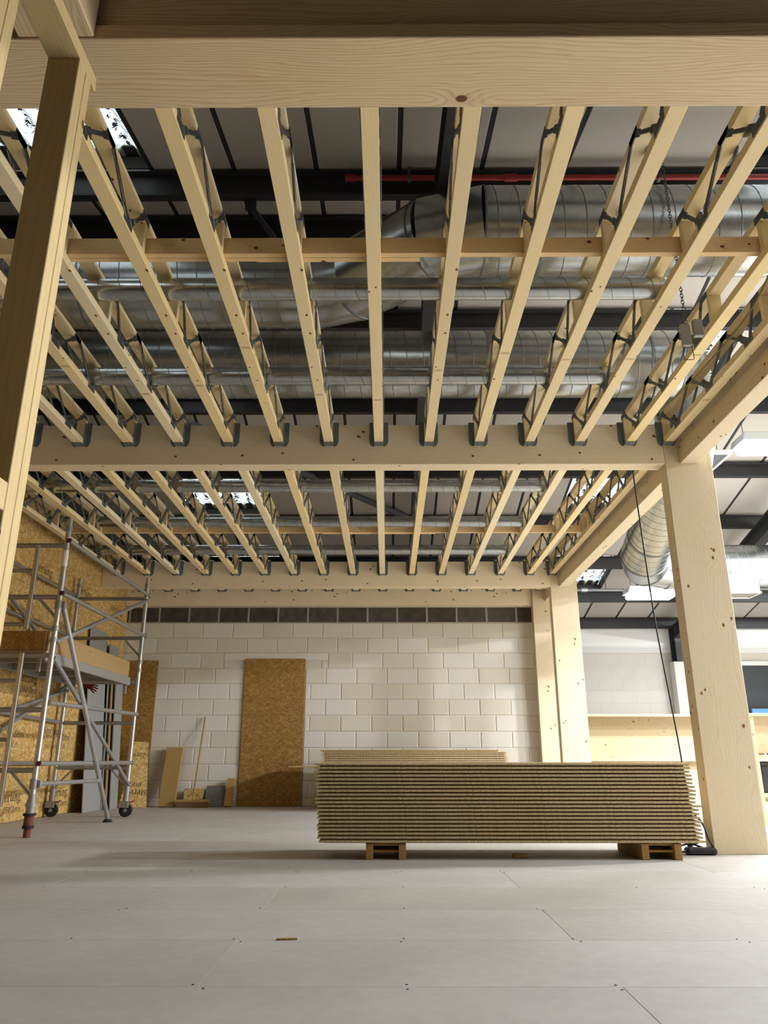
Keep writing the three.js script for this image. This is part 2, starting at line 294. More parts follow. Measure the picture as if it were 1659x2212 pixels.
{ // roof lining: panels between dark tee strips, rooflights left open
  const rows = [-2.4, -0.73, 0.57, 1.87, 3.17, 4.47, 5.13, 6.05, 6.6, 7.9, 9.2, 10.5, 11.75, 13.0, 14.5];
  const c = thing('ceiling', 'pale insulation panels between dark strips lining the pitched roof', 'ceiling', [0, 0, 0], null, 'structure');
  const light = (k, d0) => ((k >= -5 && k < -3) || (k >= 4 && k < 6)) && [0.57, 3.17, 6.6, 9.2, 11.75].includes(d0);
  const place = (m, x, d0, d1, lift) => { const dm = (d0 + d1) / 2, a = slope(dm), n = new THREE.Vector3(0, Math.cos(a), Math.sin(a)); m.rotation.x = a; m.position.set(x, roofY(dm), -dm).addScaledVector(n, lift); };
  const deck = [], tees = [], rest = [];
  const slab = (w, t, x, d0, d1, lift, list) => { const L = (d1 - d0) / Math.cos(slope((d0 + d1) / 2)); const m = new THREE.Mesh(cbox(w, t, L, { c: 0 })); place(m, x, d0, d1, lift); m.updateMatrix(); list.push(m.geometry.clone().applyMatrix4(m.matrix)); };
  for (let r = 0; r < rows.length - 1; r++) {
    const d0 = rows[r], d1 = rows[r + 1], L = (d1 - d0) / Math.cos(slope((d0 + d1) / 2));
    for (let k = -14; k < 15; k++) {
      const xm = seamX(k + 0.5);
      if (light(k, d0)) continue;
      slab(0.607, 0.09, xm, d0 - 0.002, d1 + 0.002, 0.075, deck);
      if (d0 >= 3.1 && k >= -8 && k <= 11) { const m = part(c, 'ceiling_panel', cbox(0.572, 0.03, L - 0.012, { c: 0.004 }), pick(M.panel)); place(m, xm, d0, d1, 0.015); }
      else slab(0.572, 0.03, xm, d0, d1, 0.015, rest);
    }
    for (let k = -14; k < 16; k++) { if (light(k, d0) && light(k - 1, d0)) continue; slab(0.036, 0.028, seamX(k), d0, d1, 0.018, tees); }
  }
  part(c, 'roof_deck', merged(deck), M.deck); part(c, 'seam_strips', merged(tees), M.tee).userData.kind = 'stuff'; part(c, 'outlying_panels', merged(rest), M.panel[0]).userData.kind = 'stuff';
  // corrugated translucent rooflights
  let n = 0;
  const names = { '-5,3.17': 'corrugated rooflight above the near joists beside the timber stud', '-5,6.6': 'corrugated rooflight just beyond the ridge above the big ducts', '-5,9.2': 'speckled corrugated rooflight with a wavy lower edge above the far joists', '4,6.6': 'corrugated rooflight beyond the ridge above the hanging chain', '4,9.2': 'corrugated rooflight above the side beam and far edge joists', '4,11.75': 'corrugated rooflight low on the far slope behind the galvanised conduit' };
  for (const k of [-5, 4]) for (const r of [1, 2, 3, 4].map((i) => [0.57, 3.17, 6.6, 9.2, 11.75][i])) {
    const d0 = r, d1 = { 3.17: 4.47, 6.6: 7.9, 9.2: 10.5, 11.75: 13.0 }[r], x0 = seamX(k), x1 = seamX(k + 2), L = (d1 - d0 + 0.1) / Math.cos(slope(d0 + 0.3));
    const g = new THREE.PlaneGeometry(x1 - x0 + 0.12, L, 128, 2); g.rotateX(Math.PI / 2);
    const p = g.attributes.position, uv = g.attributes.uv; for (let i = 0; i < p.count; i++) { p.setY(i, 0.024 * Math.cos(p.getX(i) / 0.15 * Math.PI * 2)); uv.setXY(i, p.getX(i) + 0.6, p.getZ(i) + n * 0.7); } g.computeVertexNormals();
    const lab = names[k + ',' + r] ?? 'corrugated rooflight above the near edge joists beside the red pipe';
    const m = shade(new THREE.Mesh(g, M.rooflight)); m.name = 'window_' + (++n); scene.add(m); tag(m, 'bright mould-speckled ' + lab, 'rooflight', null, 'structure');
    place(m, (x0 + x1) / 2, d0, d1, 0.15);
    const lo = d0 < 6 ? [d0 - 0.15, d0 + 0.1] : [d1 - 0.1, d1 + 0.15]; for (const e of d0 < 6 ? [lo, [d1 - 0.1, d1 + 0.15]] : [lo]) { const f = part(c, 'flashing', cbox(x1 - x0, 0.012, e[1] - e[0], { c: 0 }), M.deck); place(f, (x0 + x1) / 2, e[0], e[1], 0.146); }
  }
  boxThing('roof_ridge_cap', [-8.4, 9.2], [roofY(6.05) + 0.1, roofY(6.05) + 0.2], [5.8, 6.3], M.deck, 'dark ridge capping along the top of the roof', 'ridge cap', null, { c: 0 }, 'structure').name = 'trim_1';
}
{ // steel frame
  const purl = (d, lab) => { // cold-rolled C purlin: web, two flanges
    const y = roofY(d) - 0.004, t = thing('roof_purlin', lab, 'purlin', [0.4, y - 0.2, d], 'dark purlins under the roof lining');
    const top = 0.02;
    part(t, 'web', gbox([-8.6, 8.6], [0.012, 0.2], [0, 0.012]), M.steel); part(t, 'lower_flange', gbox([-8.6, 8.6], [0, 0.012], [0, 0.07]), M.steel); part(t, 'upper_flange', gbox([-8.6, 8.6], [0.165, 0.175], [-0.05, 0]), M.steel);
  };
  for (const d of [3.17, 4.47, 5.13, 6.6, 7.9, 9.2, 10.5, 11.75, 13.0, 14.15]) purl(d, 'dark steel purlin running straight across under the roof panels');
  for (const x of [-4.6, 0.41, 5.42]) { // portal frame with I-section rafters
    const t = thing('portal_frame', x < 0 ? 'dark steel roof rafter behind the timber stud side of the hall' : x < 2 ? 'dark steel roof rafter crossing above the ducts' : 'dark steel roof rafter and wall post by the bright lamps', 'steel frame', [x, 0, 14.2]);
    const mat = M.frameSteel;
    for (const [n, a, b] of [['near_rafter', -2.3, 6.05], ['far_rafter', 6.05, 14.2]]) {
      const A = V3(0, roofY(a) - 0.33, a - 14.2), B = V3(0, roofY(b) - 0.33, b - 14.2), up = new THREE.Vector3(1, 0, 0);
      const off = (dy) => [A.clone().add(new THREE.Vector3(0, dy, 0)), B.clone().add(new THREE.Vector3(0, dy, 0))];
      part(t, n, merged([strip(...off(0.118), 0.15, 0.012, up), strip(...off(-0.118), 0.15, 0.012, up), strip(...off(0), 0.01, 0.23, up)]), mat);
    }
    part(t, 'wall_post', merged([gbox([-0.08, 0.08], [2.35, 3.05], [-0.2, -0.188]), gbox([-0.08, 0.08], [2.35, 3.05], [0.05, 0.06]), gbox([-0.006, 0.006], [2.35, 3.05], [-0.19, 0.05])]), mat);
    part(t, 'boxed_post', gbox([-0.13, 0.13], [0, 2.35], [-0.16, 0.08], { c: 0.004 }), M.white);
  }
  const rp = thing('sprinkler_pipe', 'thin red sprinkler pipe running along the dark purlin above the ducts', 'pipe', [-0.25, 4.6, 4.38]);
  part(rp, 'pipe_run', bar(V3(0, 0, 0), V3(3.35, 0.0, 0), 0.02), M.red); part(rp, 'pipe_run', bar(V3(3.35, 0, 0), V3(8, 0, 0), 0.02), M.red);
  for (const x of [1.1, 3.3]) part(rp, 'coupling', bar(V3(x, 0, 0), V3(x + 0.09, 0, 0), 0.027), M.red);
  part(rp, 'end_cap', bar(V3(-0.05, 0, 0), V3(0.02, 0, 0), 0.026), M.red);
  for (const x of [0.4, 2.2, 4.5]) part(rp, 'clip', merged([gbox([x, x + 0.025], [0.015, 0.1], [-0.004, 0.004]), gbox([x, x + 0.025], [-0.025, 0.02], [-0.024, 0.024])]), M.steelGrey);
  const br = thing('roof_brace', 'slanting dark steel bracing tube below the far roof slope', 'brace', [-2.6, 4.35, 7.6]);
  part(br, 'tube', bar(V3(0, 0, 0), V3(2.9, -0.35, 2.9), 0.045), M.steelGrey); part(br, 'end_plate', gbox([-0.05, 0.05], [-0.06, 0.3], [-0.01, 0.01]), M.steel); part(br, 'end_plate', gbox([2.85, 2.95], [-0.42, -0.1], [2.9, 2.92]), M.steel);
  const hb = thing('hanger_bracket', 'dark slotted steel strut slanting between two purlins', 'bracket', [-1.02, 4.42, 4.52]);
  part(hb, 'strut', strip(V3(0, 0.08, 0), V3(0.16, 0.17, 0.62), 0.05, 0.012, new THREE.Vector3(1, 0, 0)), M.steel); part(hb, 'plate', gbox([-0.02, 0.06], [0.03, 0.13], [-0.01, 0.02]), M.steel);
}
{ // block partition under the far edge of the mezzanine
  const w = thing('wall_back', 'white painted block wall with one bare dark course below the timber ledger', 'wall', [0, 0, 11.3], null, 'structure');
  pbox(w, 'wall_core', [-3.97, 2.2], [0, 2.581], [11.268, 11.44], M.mortar, { c: 0 });
  pbox(w, 'bare_core', [-3.97, 2.2], [2.581, 3.4], [11.266, 11.44], M.darkMortar, { c: 0 });
  const y0 = 2.5812;
  for (let c = 0; c < 13; c++) {
    const top = c ? y0 - 0.225 * (c - 1) - 0.005 : 2.812, bot = c ? Math.max(0, y0 - 0.225 * c + 0.005) : y0 + 0.012; if (top <= 0.02) break;
    const run = (xa, xb, off, gap) => {
      for (let i = -10; i < 20; i++) {
        const a = Math.max(xa, off + 0.45 * i + gap), b = Math.min(xb, off + 0.45 * (i + 1) - gap); if (b - a < 0.03) continue;
        const dj = rr(-0.0012, 0.0012), mat = c ? pick(M.block) : pick(M.darkBlock);
        if (c === 3 && b > -2.43 && a < -0.88) { // the half-height lintel sits in this course
          if (a < -2.43 - 0.05) pbox(w, 'block', [a, -2.44], [bot, top], [11.26, 11.3], mat, { c: 0.004 });
          const aa = Math.max(a, -2.42), bb = Math.min(b, -0.9); if (bb - aa > 0.06 && (bb < -2.11 || aa > -1.2)) pbox(w, 'block', [aa, bb], [bot, bot + 0.095], [11.26, 11.3], mat, { c: 0.004 });
          if (b > -0.88 + 0.05) pbox(w, 'block', [-0.87, b], [bot, top], [11.26, 11.3], mat, { c: 0.004 });
        } else pbox(w, 'block', [a, b], [bot, top], [11.26 + dj + (c ? 0 : 0.003), 11.3], mat, { c: c ? 0.007 : 0.003 });
      }
    };
    const g = c ? 0.005 : 0.014, off = -3.4504 + 0.225 * (c % 2);
    if (c <= 3) run(-3.965, 2.2, off, g);
    else { run(-3.965, -2.112, off, g); run(-1.205, 2.2, -0.908 + 0.225 * (c % 2), g); }
  }
  pbox(w, 'lintel', [-2.43, -0.885], [2.024, 2.128], [11.258, 11.3], M.block[0], { c: 0.004 });
  boxThing('osb_door_sheet', [-2.107, -1.212], [0.004, 2.043], [11.236, 11.254], M.osbDark, 'brown strand board sheet covering the doorway in the white block wall', 'board', null, { grain: 'y' });
  boxThing('osb_cover_sheet', [-3.93, -3.392], [0.004, 2.02], [11.236, 11.254], M.osbDark, 'brown strand board sheet on the block wall behind the scaffold', 'board', null, { grain: 'y' });
}
{ // strand-board partition on the scaffold side
  const w = thing('wall_partition', 'strand board partition with printed lettering behind the scaffold tower', 'wall', [-3.95, 0, 11.26], null, 'structure');
  pbox(w, 'framing', [-4.06, -3.952], [0, 3.4], [4.2, 11.26], M.stud, { grain: 'y' });
  const sheet = (d0, d1, y0, y1) => { // local face towards +x, uv 0..1 over the sheet
    const g = cbox(0.018, y1 - y0, d1 - d0, { c: 0.001 }).clone(), p = g.attributes.position, uv = g.attributes.uv;
    for (let i = 0; i < p.count; i++) uv.setXY(i, (0.61 - p.getZ(i)) / 1.22, (p.getY(i) + (y1 - y0) / 2) / 2.44 + (y0 > 1 ? 0 : 0));
    part(w, 'osb_sheet', g, M.osbPrint, new THREE.Vector3(-3.941, (y0 + y1) / 2, -(d0 + d1) / 2).sub(w.position));
  };
  for (let i = 0; i < 6; i++) { const d1 = 11.25 - i * 1.223; sheet(d1 - 1.22, d1, 0.004, 2.44); sheet(d1 - 1.22, d1, 2.443, 3.4); }
}
// ---------------------------------------------------------------- lamps
function lamp([x, y, d, share], label) {
  const t = thing('hall_lamp', label, 'lamp', [x, y, d], 'hanging hall lamps');
  const s = new THREE.Shape(); s.moveTo(-0.39, 0); s.lineTo(0.39, 0); s.lineTo(0.36, 0.09); s.lineTo(-0.36, 0.09); s.closePath();
  const g = new THREE.ExtrudeGeometry(s, { depth: 0.32, bevelEnabled: true, bevelSize: 0.006, bevelThickness: 0.006, bevelSegments: 1 }); g.translate(0, 0.012, -0.16);
  const hous = part(t, 'housing', g, M.lampBody);
  part(hous, 'diffuser', cbox(0.72, 0.08, 0.29, { c: 0.025 }), M.lampGlow, new THREE.Vector3(0, -0.03, 0));
  const up = roofY(d) - y - 0.1;
  for (const sx of [-0.3, 0.3]) part(t, 'suspension_wire', bar(new THREE.Vector3(sx, 0.1, 0), new THREE.Vector3(sx, up + 0.08, 0), 0.004, 6), M.steelGrey);
  const L = new THREE.RectAreaLight(LAMP.color, LAMP.power * share, 0.76, 0.3); L.name = 'lamp_light'; L.position.set(0, -0.08, 0); L.lookAt(L.position.x, L.position.y - 1, L.position.z);
  L.rotation.set(-Math.PI / 2, 0, 0); t.add(L);
}
lamp(LAMPS[0], 'glaring white lamp hanging high beyond the near column'); lamp(LAMPS[1], 'glaring white lamp on the conduit between the near and middle columns');
['beside the near bay', 'level with the near joists', 'level with the near column', 'beside the cross duct'].forEach((w, i) => lamp(LAMPS[2 + i], 'white hall lamp by the right wall ' + w));

// ---------------------------------------------------------------- glulam frame
const SOF = 2.868, TOP = 3.215, JB = 3.033, JH = 0.254, JX = -0.0675, JS = 0.4037;
boxThing('glulam_beam', [-3.93, 2.232], [SOF, TOP], [5.6, 5.74], M.glulam, 'pale glulam cross beam between the two joisted bays, ending at the near column', 'beam', 'glulam cross beams');
boxThing('glulam_beam', [-3.93, 2.232], [SOF, TOP + 0.008], [10.066, 10.206], M.glulam, 'glulam cross beam at the far end of the long joisted bay, ending at the middle column', 'beam', 'glulam cross beams');
boxThing('wall_ledger', [-3.93, 2.165], [2.815, 3.2], [11.1, 11.255], M.glulam, 'glulam ledger resting above the dark block course on the back wall', 'beam', 'glulam cross beams');
{
  const b = thing('header_beam', 'wide pale timber header beam across the front of the joisted ceiling', 'beam', [-0.7, SOF, 2.133], 'glulam cross beams');
  pbox(b, 'lower_plate', [-3.9, 2.5], [SOF, SOF + 0.061], [1.852, 2.133], M.header, { v: 0, c: 0.003 }); pbox(b, 'upper_beam', [-3.9, 2.5], [SOF + 0.062, 3.23], [1.88, 2.133], M.header, { v: 2, c: 0.003 });
}
boxThing('trimmer_beam', [-1.215, -0.965], [2.872, 3.2], [-0.9, 1.85], M.header, 'thick timber trimmer running into the front header above the stud partition', 'beam', null, { grain: 'd' });
for (const [d0, d1, lab] of [[-0.6, 5.598, 'glulam edge beam running from the front to the near column'], [5.742, 10.064, 'glulam edge beam between the near and the middle column'], [10.208, 11.06, 'short glulam edge beam between the two far columns']])
  boxThing('edge_beam', [2.35, 2.49], [2.872, 3.225], [d0, d1], M.column, lab, 'beam', 'glulam edge beams', { grain: 'd' });
for (const [x0, x1, d, lab] of [[2.234, 2.606, 5.6, 'broad knotty glulam column beside the board stack'], [2.232, 2.592, 10.066, 'glulam column carrying the far cross beam'], [2.167, 2.53, 11.06, 'glulam column against the end of the white block wall']]) {
  const c = thing('glulam_column', lab, 'column', [(x0 + x1) / 2, 0, d], 'glulam columns'), n = 1;
  pbox(c, 'shaft', [x0, x1], [0, TOP + 0.01], [d, d + 0.14], M.column, { grain: 'y', c: 0.003 });
}
// ---------------------------------------------------------------- metal-web joists
const webGeo = {};
function webV(dL, dR) { // one V of pressed strip: apex plate on the bottom chord, legs to plates on the top chord; in the y-z plane
  const key = dL.toFixed(2) + dR.toFixed(2); if (webGeo[key]) return webGeo[key];
  const yb = 0.04, yt = JH - 0.04, list = [], X = new THREE.Vector3(1, 0, 0);
  list.push(gbox([-0.0012, 0.0012], [0.008, 0.046], [-0.055, 0.055], { c: 0 }));
  for (const [e, s] of [[-dL, -1], [dR, 1]]) {
    const a = V3(0, yb, s * 0.03), b = V3(0, yt, e - s * 0.035), m1 = a.clone().lerp(b, 0.22), m2 = a.clone().lerp(b, 0.78);
    list.push(strip(a, m1, 0.006, 0.034, X), strip(m1, m2, 0.012, 0.019, X), strip(m2, b, 0.006, 0.034, X), gbox([-0.0012, 0.0012], [JH - 0.046, JH - 0.008], [e - 0.05, e + 0.05], { c: 0 }));
  }
  return webGeo[key] = merged(list);
}
const hangerGeo = (() => {
  const w = 0.036, list = [], s = new THREE.Shape();
  for (const q of [-1, 1]) {
    const sh = new THREE.Shape(); sh.moveTo(0, -0.012); sh.lineTo(q * 0.018, -0.008); sh.quadraticCurveTo(q * 0.04, 0.012, q * 0.04, 0.05); sh.lineTo(q * 0.04, 0.19); sh.quadraticCurveTo(q * 0.04, 0.2, q * 0.03, 0.2); sh.lineTo(0, 0.2); sh.closePath();
    const g = new THREE.ExtrudeGeometry(sh, { depth: 0.002, bevelEnabled: false }); g.translate(q * (w + 0.001), 0, -0.001); list.push(g);
    list.push(gbox([q * (w + 0.0005), q * (w + 0.0025)], [-0.002, 0.19], [-0.045, 0]));
  }
  list.push(gbox([-w - 0.002, w + 0.002], [-0.004, -0.001], [-0.075, 0]));
  return merged(list);
})();
const joistProto = {};
function makeJoist(bay, d0, d1, apexes, blocks, x, first, label, group, farHanger) {
  const W = 0.036, key = bay, L = d1 - d0;
  const t = thing('web_joist', label, 'joist', [x, JB, d0], group), mat = pick(M.joist), mat2 = pick(M.joist), v = vary(6);
  const chord = part(t, 'bottom_chord', cbox(0.072, 0.047, L, { grain: 'z', c: 0.0015, uo: v * 0.41, vo: v * 0.093 }), mat, new THREE.Vector3(0, 0.0235, -L / 2));
  part(t, 'top_chord', cbox(0.072, 0.047, L, { grain: 'z', c: 0.0015, uo: v * 0.41 + 0.7, vo: v * 0.06 }), mat2, new THREE.Vector3(0, JH - 0.0235, -L / 2));
  for (const d of [d0 + 0.02, ...blocks, d1 - 0.021]) part(t, d === d1 - 0.021 || d === d0 + 0.02 ? 'end_block' : 'upright', cbox(0.07, JH - 0.095, 0.038, { grain: 'y', uo: v * 0.3 }), mat, new THREE.Vector3(0, JH / 2, d0 - d));
  for (const [d, l, r] of apexes) for (const s of [-1, 1]) part(t, 'metal_web', webV(l, r), M.web, new THREE.Vector3(s * 0.0385, 0, d0 - d));
  if (farHanger) part(t, 'joist_hanger', hangerGeo, M.hanger, new THREE.Vector3(0, 0, -L));
  if (bay < 3) part(chord, 'grade_stamp', cbox(0.055, 0.0006, 0.024, { c: 0 }), M.stamp, new THREE.Vector3(0.0, -0.0237, L / 2 - (bay === 1 ? rr(1.9, 2.7) : L - rr(0.35, 0.5))));
  return t;
}
{ // stamp uv runs 0..1
  const g = cbox(0.055, 0.0006, 0.024, { c: 0 }), p = g.attributes.position, uv = g.attributes.uv; for (let i = 0; i < p.count; i++) uv.setXY(i, p.getX(i) / 0.055 + 0.5, p.getZ(i) / 0.024 + 0.5);
}
const bays = [
  [1, 2.136, 5.597, [[2.4, 0.24, 0.27], [2.97, 0.3, 0.22], [4.06, 0.15, 0.29], [4.65, 0.3, 0.3], [5.25, 0.3, 0.28]], [3.215, 3.86], 'joist', 'timber metal-web joist of the near bay, hung on the first glulam cross beam', 'joists of the near bay'],
  [2, 5.743, 10.063, [[6.05, 0.26, 0.26], [6.62, 0.3, 0.2], [7.14, 0.2, 0.3], [7.72, 0.28, 0.2], [8.6, 0.3, 0.28], [9.2, 0.3, 0.3], [9.79, 0.28, 0.24]], [8.175, 7.955], 'joist', 'timber metal-web joist of the long far bay between the two glulam cross beams', 'joists of the far bay'],
  [3, 10.209, 11.097, [[10.65, 0.3, 0.3]], [], 'joist', 'short metal-web joist between the far cross beam and the wall ledger', 'joists at the back wall'],
];
for (const [bay, d0, d1, ap, bl, , lab, grp] of bays) {
  for (let k = -9; k <= 5; k++) makeJoist(bay, d0, d1, ap, bl, JX + JS * k, false, lab, grp, true);
  const e = makeJoist(bay, d0, d1, ap, bl, 2.262, false, lab, grp, true);
  if (bay === 1) e.userData.label = 'timber metal-web joist set tight against the near glulam edge beam'; if (bay === 2) e.userData.label = 'timber metal-web joist set tight against the far glulam edge beam'; if (bay === 3) e.userData.label = 'short metal-web joist set tight against the edge beam at the back wall'; 
}
{ // strongbacks threaded through the webs
  const s1 = thing('strongback', 'long timber strongback threaded through the near joists', 'timber', [-0.9, 3.082, 3.24]);
  pbox(s1, 'long_board', [-3.9, 2.3], [3.082, 3.179], [3.238, 3.273], M.strong); pbox(s1, 'lap_board', [-0.68, 0.17], [3.0815, 3.11], [3.275, 3.31], M.strong); pbox(s1, 'lap_board', [-1.73, -0.66], [3.082, 3.176], [3.275, 3.305], M.strong);
  const s2 = thing('strongback', 'long timber strongback threaded through the far joists', 'timber', [-0.9, 3.082, 8.2]);
  pbox(s2, 'long_board', [-3.9, 2.3], [3.082, 3.17], [8.2, 8.235], M.strong); pbox(s2, 'lap_board', [-0.75, 0.55], [3.082, 3.11], [8.237, 8.27], M.strong);
}
// ---------------------------------------------------------------- spiral ducts
function ductGeo(a, b, r, seg = 40) { const g = bar(a, b, r, seg); const uv = g.attributes.uv, L = a.distanceTo(b); for (let i = 0; i < uv.count; i++) uv.setXY(i, uv.getX(i) * r * 6.283, uv.getY(i) * L); return g; }
function spiral(a, b, r, pitch, rib = 0.004) {
  const L = a.distanceTo(b), n = L / pitch, q = new THREE.Quaternion().setFromUnitVectors(new THREE.Vector3(0, 0, 1), b.clone().sub(a).normalize());
  class H extends THREE.Curve { getPoint(t) { const w = t * n * Math.PI * 2; return new THREE.Vector3(Math.cos(w) * r, Math.sin(w) * r, t * L).applyQuaternion(q).add(a); } }
  return new THREE.TubeGeometry(new H(), Math.ceil(n * 28), rib, 4, false);
}
function collar(a, dir, r, w = 0.03) { return bar(a.clone().addScaledVector(dir, -w / 2), a.clone().addScaledVector(dir, w / 2), r, 40); }
for (const [d, x1, lab] of [[3.66, 1.55, 'slim spiral duct through the near joists closer to the header'], [4.675, 1.545, 'slim spiral duct through the near joists closer to the first cross beam'], [6.885, 1.56, 'slim spiral duct through the far joists next to the first cross beam'], [8.04, 1.55, 'slim spiral duct through the far joists beside the strongback'], [9.22, 1.56, 'slim spiral duct through the far joists next to the far cross beam']]) {
  const t = thing('slim_duct', 'galvanised ' + lab, 'duct', [-3.85, 3.16, d], 'slim ducts in the joists'), a = V3(0, 0, 0), b = V3(x1 + 3.85, 0, 0);
  const run = part(t, 'duct_pipe', ductGeo(a, b, 0.0625, 28), M.zinc); part(run, 'spiral_seam', spiral(a, b, 0.0625, 0.12, 0.0022), M.zincDull);
  part(t, 'end_cap', collar(b, new THREE.Vector3(1, 0, 0), 0.0645, 0.03), M.zinc); for (const x of [1.9, 3.9]) part(t, 'joint_collar', collar(V3(x, 0, 0), new THREE.Vector3(1, 0, 0), 0.0648, 0.012), M.zinc);
}
{
  const R = 0.285;
  const A = thing('main_duct', 'large spiral duct with an offset bend above the near joists', 'duct', [0.4, 3.91, 4.11], 'large ducts');
  const o = new THREE.Vector3(0.4, 3.93, -4.11), P = (x, y, d) => V3(x, y, d).sub(o);
  const p0 = P(6.4, 3.93, 4.11), p1 = P(0.62, 3.93, 4.11), p2 = P(0.3, 3.93, 4.2), p3 = P(-0.22, 3.95, 4.66), p4 = P(-0.5, 3.95, 4.76), p5 = P(-5.8, 3.95, 4.76);
  const runR = part(A, 'straight_run', ductGeo(p1, p0, R), M.zinc), runL = part(A, 'straight_run', ductGeo(p5, p4, R), M.zinc);
  for (const [a, b] of [[p1, p2], [p2, p3], [p3, p4]]) { const e = b.clone().sub(a).normalize().multiplyScalar(0.05); part(A, 'bend_segment', ductGeo(a.clone().sub(e), b.clone().add(e), R * 0.995), M.zinc); }
  part(runR, 'spiral_seam', spiral(p1, p0, R, 0.137), M.zincDull); part(runL, 'spiral_seam', spiral(p5, p4, R, 0.137), M.zincDull);
  for (const [c, a, b] of [[p1, p1, p0], [p2, p2, p3], [p3, p2, p3], [p4, p5, p4], [P(0.98, 3.93, 4.11), p1, p0], [P(-2.2, 3.95, 4.76), p5, p4]]) part(A, 'joint_collar', collar(c, b.clone().sub(a).normalize(), R + 0.005, 0.012), M.zincDull);
  const B = thing('main_duct', 'large straight spiral duct above the near joists beside the first cross beam', 'duct', [0, 3.86, 5.76], 'large ducts');
  const b0 = V3(-5.8, 0, 0), b1 = V3(2.5, 0, 0);
  const runB = part(B, 'straight_run', ductGeo(b0, b1, R), M.zinc); part(runB, 'spiral_seam', spiral(b0, b1, R, 0.137), M.zincDull); for (const x of [-2.2, 0.95, 2.2, 2.49]) part(B, 'joint_collar', collar(V3(x, 0, 0), new THREE.Vector3(1, 0, 0), R + 0.005, 0.014), M.zincDull);
  // tape round one joint
  part(B, 'foil_tape', collar(V3(0.87, 0, 0), new THREE.Vector3(1, 0, 0), R + 0.003, 0.08), M.aluDull);
  const C = thing('main_duct', 'spiral duct running back beyond the edge beam to a round elbow', 'duct', [3.12, 3.62, 7.2], 'large ducts');
  const oc = new THREE.Vector3(3.12, 3.62, -7.2), Q = (x, y, d) => V3(x, y, d).sub(oc);
  const c0 = Q(3.1, 4.72, 7.12), c1 = Q(3.1, 3.95, 7.12), c2 = Q(3.13, 3.64, 7.38), c3 = Q(3.38, 3.16, 9.55), c4 = Q(3.5, 3.14, 9.88), c5 = Q(3.82, 3.14, 10.05), c6 = Q(9.1, 3.14, 10.05);
  for (const [a, b] of [[c0, c1], [c1, c2], [c3, c4], [c4, c5]]) { const e = b.clone().sub(a).normalize().multiplyScalar(0.05); part(C, 'elbow_segment', ductGeo(a.clone().sub(e), b.clone().add(e), 0.298), M.zinc); }
  const runC = part(C, 'sloping_run', ductGeo(c2, c3, 0.3), M.zinc), runD = part(C, 'cross_run', ductGeo(c5, c6, 0.3), M.zinc); part(runC, 'spiral_seam', spiral(c2, c3, 0.3, 0.137), M.zincDull); part(runD, 'spiral_seam', spiral(c5, c6, 0.3, 0.137), M.zincDull);
  for (const [c, a, b] of [[c3, c2, c3], [c4, c3, c5], [c5, c5, c6], [c2.clone().lerp(c3, 0.75), c2, c3]]) part(C, 'joint_collar', collar(c, b.clone().sub(a).normalize(), 0.307, 0.02), M.zincDull);
}
{ // conduit beside the lamp, diffuser box, unlit panel
  const t = thing('conduit', 'galvanised conduit running across to the far glaring lamp', 'conduit', [2.6, 3.2, 11.8]); part(t, 'tube', bar(V3(0, 0, 0), V3(1.18, 0, 0), 0.022), M.zincDull); for (const x of [0.3, 0.9]) part(t, 'drop_rod', bar(V3(x, 0, 0), V3(x, 0.52, 0), 0.006), M.steelGrey); part(t, 'coupling', bar(V3(0.5, 0, 0), V3(0.6, 0, 0), 0.032), M.zinc);
  const b = thing('air_diffuser', 'pale sheet-metal diffuser box hanging below the cross duct beside the near column', 'diffuser', [4.7, 2.65, 9.66]);
  part(b, 'body', gbox([-0.3, 0.1], [0.02, 0.26], [-0.16, 0.16], { c: 0.006 }), M.lampBody); part(b, 'rim', merged([gbox([-0.31, 0.11], [0, 0.025], [-0.175, -0.155]), gbox([-0.31, 0.11], [0, 0.025], [0.155, 0.175]), gbox([-0.31, -0.29], [0, 0.025], [-0.17, 0.17]), gbox([0.09, 0.11], [0, 0.025], [-0.17, 0.17])]), M.white); part(b, 'grille', gbox([-0.29, 0.09], [0.012, 0.02], [-0.155, 0.155]), M.aluDull); 
  const u = thing('unlit_panel', 'unlit square ceiling panel with white frame beside the near column top', 'panel', [3.73, 3.9, 8.12]);
  part(u, 'panel_face', gbox([-0.14, 0.14], [0.01, 0.05], [-0.24, 0.24]), M.steelGrey); part(u, 'frame', merged([gbox([-0.17, 0.17], [0, 0.05], [-0.27, -0.24]), gbox([-0.17, 0.17], [0, 0.05], [0.24, 0.27]), gbox([-0.17, -0.14], [0, 0.05], [-0.25, 0.25]), gbox([0.14, 0.17], [0, 0.05], [-0.25, 0.25])]), M.white);
  for (const sx of [-0.22, 0.22]) part(u, 'suspension_wire', bar(new THREE.Vector3(sx * 0.6, 0.05, 0), new THREE.Vector3(sx * 0.6, 0.7, 0), 0.004, 6), M.steelGrey);
}
